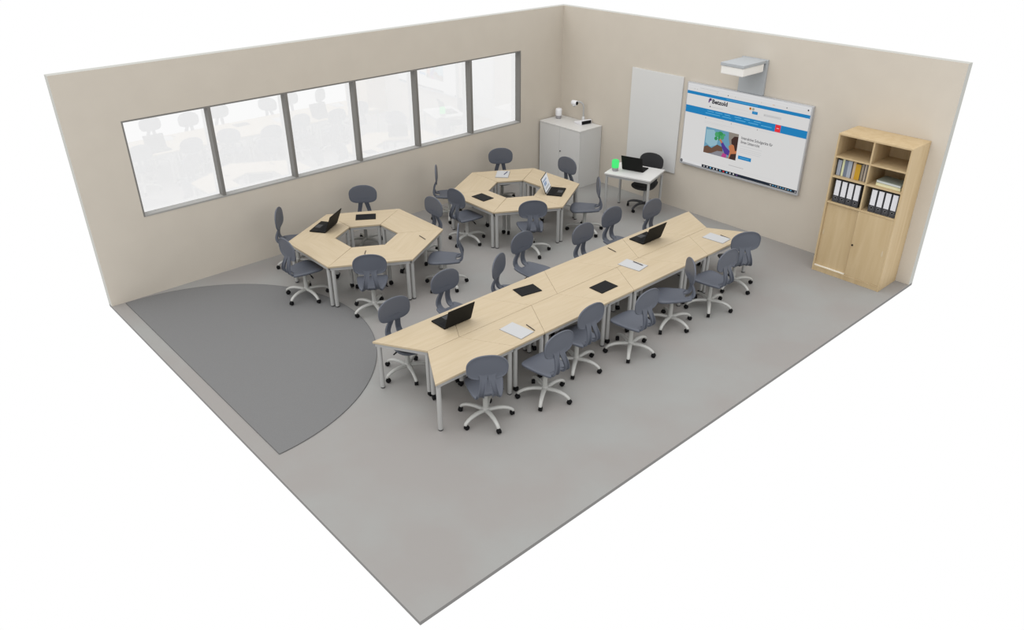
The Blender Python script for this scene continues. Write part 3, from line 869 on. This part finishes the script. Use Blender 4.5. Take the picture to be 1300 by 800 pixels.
# picture: a child in an orange top reaching to a plant on a blue wall
X0, X1, Z0, Z1 = 3.294, 3.900, 1.100, 1.516
rect('pic_blue', X0, X1, Z0, Z1, 3)
PX = lambda u: X0 + u * (X1 - X0)
PZ = lambda v: Z1 - v * (Z1 - Z0)
def ppoly(mat, pts, lay): poly_on(mat, [(PX(u), PZ(v)) for u, v in pts], lay)
ppoly('pic_light', [(0.02, .1), (.25, .06), (.42, .3), (.38, .6), (.2, .72), (.03, .6)], 4)
ppoly('pic_wall', [(0.70, 0), (1, 0), (1, .6), (.78, .5), (.72, .25)], 4)
ppoly('pic_brown', [(0, .78), (.10, .70), (.24, .76), (.40, .58), (.55, .62), (.60, .80), (.35, .92), (.15, 1), (0, 1)], 5)
ppoly('pic_grey', [(.2, 1), (.42, .82), (.62, .78), (.8, 1)], 6)
for u, v, ru, rv, mt in ((.36, .20, .07, .10, 'pic_leaf'), (.46, .14, .08, .08, 'pic_green'), (.52, .26, .06, .10, 'pic_leaf'), (.34, .36, .05, .07, 'pic_green'), (.43, .30, .03, .12, 'pic_green'), (.57, .16, .04, .05, 'pic_leaf')):
    disc(mt, PX(u), PZ(v), ru * (X1 - X0), rv * (Z1 - Z0), 6, 14)
ppoly('pic_skin', [(.44, .36), (.50, .34), (.56, .46), (.51, .50)], 7)
ppoly('pic_sleeve', [(.50, .48), (.56, .43), (.66, .58), (.80, .70), (.78, .88), (.66, .86), (.56, .66)], 7)
ppoly('pic_pink', [(.60, .84), (.72, .86), (.70, 1), (.56, 1)], 7)
ppoly('pic_skin', [(.74, .52), (.86, .42), (1, .44), (1, 1), (.78, 1), (.80, .72)], 8)
ppoly('pic_hair', [(.80, .26), (.88, .12), (1, .10), (1, .62), (.95, .66), (.90, .46), (.82, .42)], 9)
ppoly('pic_hair', [(.84, .80), (1, .74), (1, 1), (.80, 1)], 9)
# heading and button
text('ink', 'Interaktive Schulgeräte für', 3.948, 1.455, 0.062, 3, 0.545, 0.0006)
text('ink', 'Ihren Unterricht', 3.948, 1.390, 0.062, 3, 0.330, 0.0006)
for z_, x1_ in ((1.345, 4.33), (1.305, 4.32), (1.277, 4.33), (1.249, 4.31)): rect('lite', 3.95, x1_, z_, z_ + 0.008, 3)
rect('blue', 3.938, 4.170, 1.138, 1.194, 3); rect('sky', 3.97, 4.13, 1.162, 1.169, 4)
rect('grey', 3.79, 4.06, 0.998, 1.008, 3)
rect('lite', 3.30, 4.60, 0.955, 0.958, 3)
# task bar
rect('bar', px0, 3.295, 0.853, 0.893, 3); rect('lite', 2.93, 3.15, 0.868, 0.872, 4)
rect('task', 3.295, px1, 0.853, 0.898, 3)
for k in range(11):
    rect(['grey', 'lite', 'sky', 'lite', 'lite', 'sky', 'red', 'sky', 'lite', 'white', 'violet'][k], 3.33 + 0.062 * k, 3.352 + 0.062 * k, 0.864, 0.888, 4)
for k in range(9): rect('sky' if k % 3 else 'lite', 4.55 + 0.043 * k, 4.572 + 0.043 * k, 0.870, 0.882, 4)
disc('task', px0 + 0.022, 0.873, 0.024, 0.024, 5); disc('grey', px0 + 0.022, 0.873, 0.009, 0.009, 6, 10)
disc('task', px1 - 0.022, 0.873, 0.022, 0.022, 5); rect('white', px1 - 0.026, px1 - 0.016, 0.862, 0.884, 6)
pg.build('screen', [PG[k] for k in slots], ds)['label'] = 'lit screen with a web page'

# ================================================================== projector on its wall arm
pj = thing('projector', 'short-throw projector with grey cover on a wall arm above the display', 'projector', (3.97, 0, 0))
b = B(); b.box(-0.218, 0.218, -0.045, -0.002, 2.10 + 0.05, 2.662, 0.004); b.build('wall_plate', M['projector_grey'], pj)
b = B(); b.box(-0.19, 0.198, -0.622, -0.046, 2.615, 2.658, 0.004); b.build('cover', M['projector_grey'], pj)
b = B(); b.box(-0.182, 0.190, -0.612, -0.075, 2.497, 2.6145, 0.012); hs = b.build('housing', M['projector_white'], pj)
b = B(); b.box(0.02, 0.14, -0.45, -0.30, 2.490, 2.4985, 0.002); b.build('lens_window', M['dark'], hs)

# ================================================================== bookcase
BX0, BX1, BD, BH = 5.680, 6.667, 0.530, 2.005
bc = thing('bookcase', 'tall maple bookcase with open shelves above two sliding doors', 'bookcase', (BX0, -0.003, 0))
BW = BX1 - BX0; T = 0.022
def bb(name, *boxes, mat='maple_v'):
    q = B()
    for x in boxes: q.box(*x, 0.0012, 1)
    return q.build(name, M[mat], bc)
bb('side_panel', (0, T, -BD, 0, 0, BH - T)); bb('side_panel', (BW - T, BW, -BD, 0, 0, BH - T))
bb('top_panel', (0, BW, -BD, 0, BH - T, BH))
bb('back_panel', (T, BW - T, -0.012, -0.001, 0.06, BH - T))
mid = BW / 2
bb('divider', (mid - 0.011, mid + 0.011, -BD + 0.003, -0.012, 1.06, BH - T))
SZ = (1.06, 1.425, 1.70)
bb('shelf', (T, BW - T, -BD + 0.002, -0.012, SZ[0] - T, SZ[0]))
for z in SZ[1:]:
    bb('shelf', (T, mid - 0.0115, -BD + 0.004, -0.012, z - T, z)); bb('shelf', (mid + 0.0115, BW - T, -BD + 0.004, -0.012, z - T, z))
bb('plinth', (T, BW - T, -BD + 0.006, -BD + 0.024, 0, 0.058))
bb('bottom_shelf', (T, BW - T, -BD + 0.002, -0.012, 0.0585, 0.08))
dl_ = bb('sliding_door', (T + 0.001, mid + 0.03, -BD + 0.030, -BD + 0.048, 0.082, SZ[0] - T - 0.002))
dr_ = bb('sliding_door', (mid - 0.012, BW - T - 0.001, -BD + 0.006, -BD + 0.024, 0.082, SZ[0] - T - 0.002))
q = B(); q.box(T + 0.002, mid - 0.02, -BD + 0.003, -BD + 0.026, 0.0805, 0.094); q.build('guide_rail', M['bright'], bc)['label'] = 'pale rail below the left door'
def oval(bmx, x, y, z, rx, rz, th):
    n = 18
    f_ = [(x + rx * math.cos(2 * PI * k / n), y, z + rz * math.sin(2 * PI * k / n)) for k in range(n)]
    bmx.add(f_ + [(a, y - th, c) for a, _, c in f_], [list(range(n)), list(range(n, 2 * n))] + [(k, (k + 1) % n, n + (k + 1) % n, n + k) for k in range(n)])
q = B(); oval(q, 0.048, -BD + 0.0299, 0.60, 0.012, 0.045, 0.002); q.build('recessed_handle', M['maple_edge'], dl_)
q = B(); oval(q, BW - 0.068, -BD + 0.0059, 0.55, 0.012, 0.045, 0.002); q.build('recessed_handle', M['maple_edge'], dr_)
q = B(); q.lathe([(0, -0.014), (0.012, -0.014), (0.012, 0.0), (0, 0.0)], 16, (mid + 0.008, -BD + 0.006, 0.545), 'y'); q.build('lock', M['black'], dr_)

# binders
BW_ = 0.0915
pos_w = ['leftmost', 'second from left', 'third from left', 'rightmost']
bi0 = None
def make_binder():
    t = thing('binder', 'binder', 'binder')
    hgt, dep, wd = 0.318, 0.285, BW_ - 0.004
    b = B(); b.box(-wd / 2, wd / 2, 0, dep, 0.001, hgt, 0.003); b.cur = 0
    b.build('cover', M['binder'], t)
    b = B(); b.box(-wd / 2 + 0.010, wd / 2 - 0.010, -0.0012, 0.0008, 0.098, hgt - 0.008); b.build('spine_label', M['label_paper'], t)['label'] = 'blank white spine label'
    q = B(); oval(q, 0, -0.0001, 0.062, 0.019, 0.019, 0.0016); ring_ = q.build('finger_hole', M['hole_ring'], t)
    q = B(); oval(q, 0, -0.0014, 0.062, 0.0135, 0.0135, 0.0012); q.build('hole_opening', M['black'], ring_)
    return t
bi0 = make_binder()
usedb = False
for side, x0 in (('left', 5.752), ('right', 6.262)):
    for k in range(4):
        place(bi0, usedb, (x0 + BW_ / 2 + (BW_ + 0.0018) * k, -0.505, SZ[0]), 0,
              'black binder with white spine label, %s of four in the %s compartment' % (pos_w[k], side), 'binders in the bookcase')
        usedb = True

# books standing in the left compartment
def make_book(label, x, w_, h_, d_, col, page=(0.62, 0.58, 0.48), lean=0.0):
    m = new_mat('book_cover_%d' % len(bpy.data.materials), col, 0.6)
    pgm = M.setdefault('pages', new_mat('book_pages', page, 0.9))
    t = thing('book', label, 'book', (x, -0.475, SZ[1]), 0, 'books standing on the bookcase shelf')
    b = B()
    b.box(-w_ / 2, w_ / 2, 0, 0.004, 0.001, h_, 0.001, 1)
    b.box(-w_ / 2, -w_ / 2 + 0.003, 0.004, d_, 0.001, h_); b.box(w_ / 2 - 0.003, w_ / 2, 0.004, d_, 0.001, h_)
    b.build('cover', m, t)
    b = B(); b.box(-w_ / 2 + 0.0031, w_ / 2 - 0.0031, 0.0041, d_ - 0.004, 0.004, h_ - 0.005); b.build('pages', pgm, t)
bks = [(0.010, 0.225, (0.02, 0.02, 0.022), 'thin black strip painted for the dark gap left of the standing books'),  # first entry paints the shaded gap beside the books as a black strip
       (0.052, 0.215, (0.33, 0.36, 0.42), 'light blue-grey book left of the pale yellow spine'),
       (0.009, 0.235, (0.06, 0.065, 0.07), 'very thin dark book touching the pale yellow spine'),
       (0.030, 0.238, (0.62, 0.64, 0.40), 'slim pale yellow-green book among the standing books'),
       (0.046, 0.228, (0.15, 0.18, 0.24), 'dark blue-grey book right of the pale yellow spine'),
       (0.056, 0.232, (0.34, 0.38, 0.44), 'broad light blue-grey book in the middle of the row'),
       (0.013, 0.236, (0.05, 0.035, 0.035), 'thin dark brown book left of the tan spine'),
       (0.036, 0.230, (0.50, 0.38, 0.25), 'tan book left of the mustard yellow spine'),
       (0.070, 0.214, (0.50, 0.28, 0.012), 'thick mustard yellow book in the row'),
       (0.011, 0.225, (0.06, 0.05, 0.03), 'thin dark book right of the mustard yellow spine'),
       (0.030, 0.228, (0.27, 0.23, 0.18), 'taupe book right of the mustard yellow spine'),
       (0.009, 0.235, (0.035, 0.025, 0.025), 'thin black-brown book between the taupe and cream spines'),
       (0.024, 0.234, (0.42, 0.36, 0.29), 'slim cream book near the right end of the row'),
       (0.034, 0.236, (0.13, 0.115, 0.10), 'dark taupe book at the right end of the row')]
x = 5.712
for w_, h_, c_, l_ in bks:
    make_book(l_, x + w_ / 2, w_, h_, 0.17 + random.uniform(-0.01, 0.01), c_)
    x += w_ + 0.0012
# books lying in the right compartment
def lying(label, z, h_, col, deg, page):
    m = new_mat('lying_cover_%d' % len(bpy.data.materials), col, 0.6)
    p_ = new_mat('lying_pages_%d' % len(bpy.data.materials), page, 0.85)
    t = thing('book', label, 'book', (6.452, -0.36, z), R(deg), 'books lying in the bookcase')
    w2, d2 = 0.165, 0.122
    b = B(); b.box(-w2, w2, -d2, d2, h_ - 0.004, h_, 0.001, 1); b.box(-w2, w2, -d2, d2, 0.0005, 0.004, 0.001, 1); b.box(-w2, -w2 + 0.004, -d2, d2, 0.004, h_ - 0.004)
    b.build('cover', m, t)
    b = B(); b.box(-w2 + 0.0041, w2 - 0.003, -d2 + 0.003, d2 - 0.003, 0.0041, h_ - 0.0041); b.build('pages', p_, t)
lying('pale yellow book at the bottom of the lying pile', SZ[1], 0.040, (0.66, 0.62, 0.36), -2, (0.7, 0.68, 0.45))
lying('book with grey-green cover on top of the lying pile', SZ[1] + 0.0405, 0.034, (0.24, 0.27, 0.23), -3, (0.55, 0.58, 0.56))
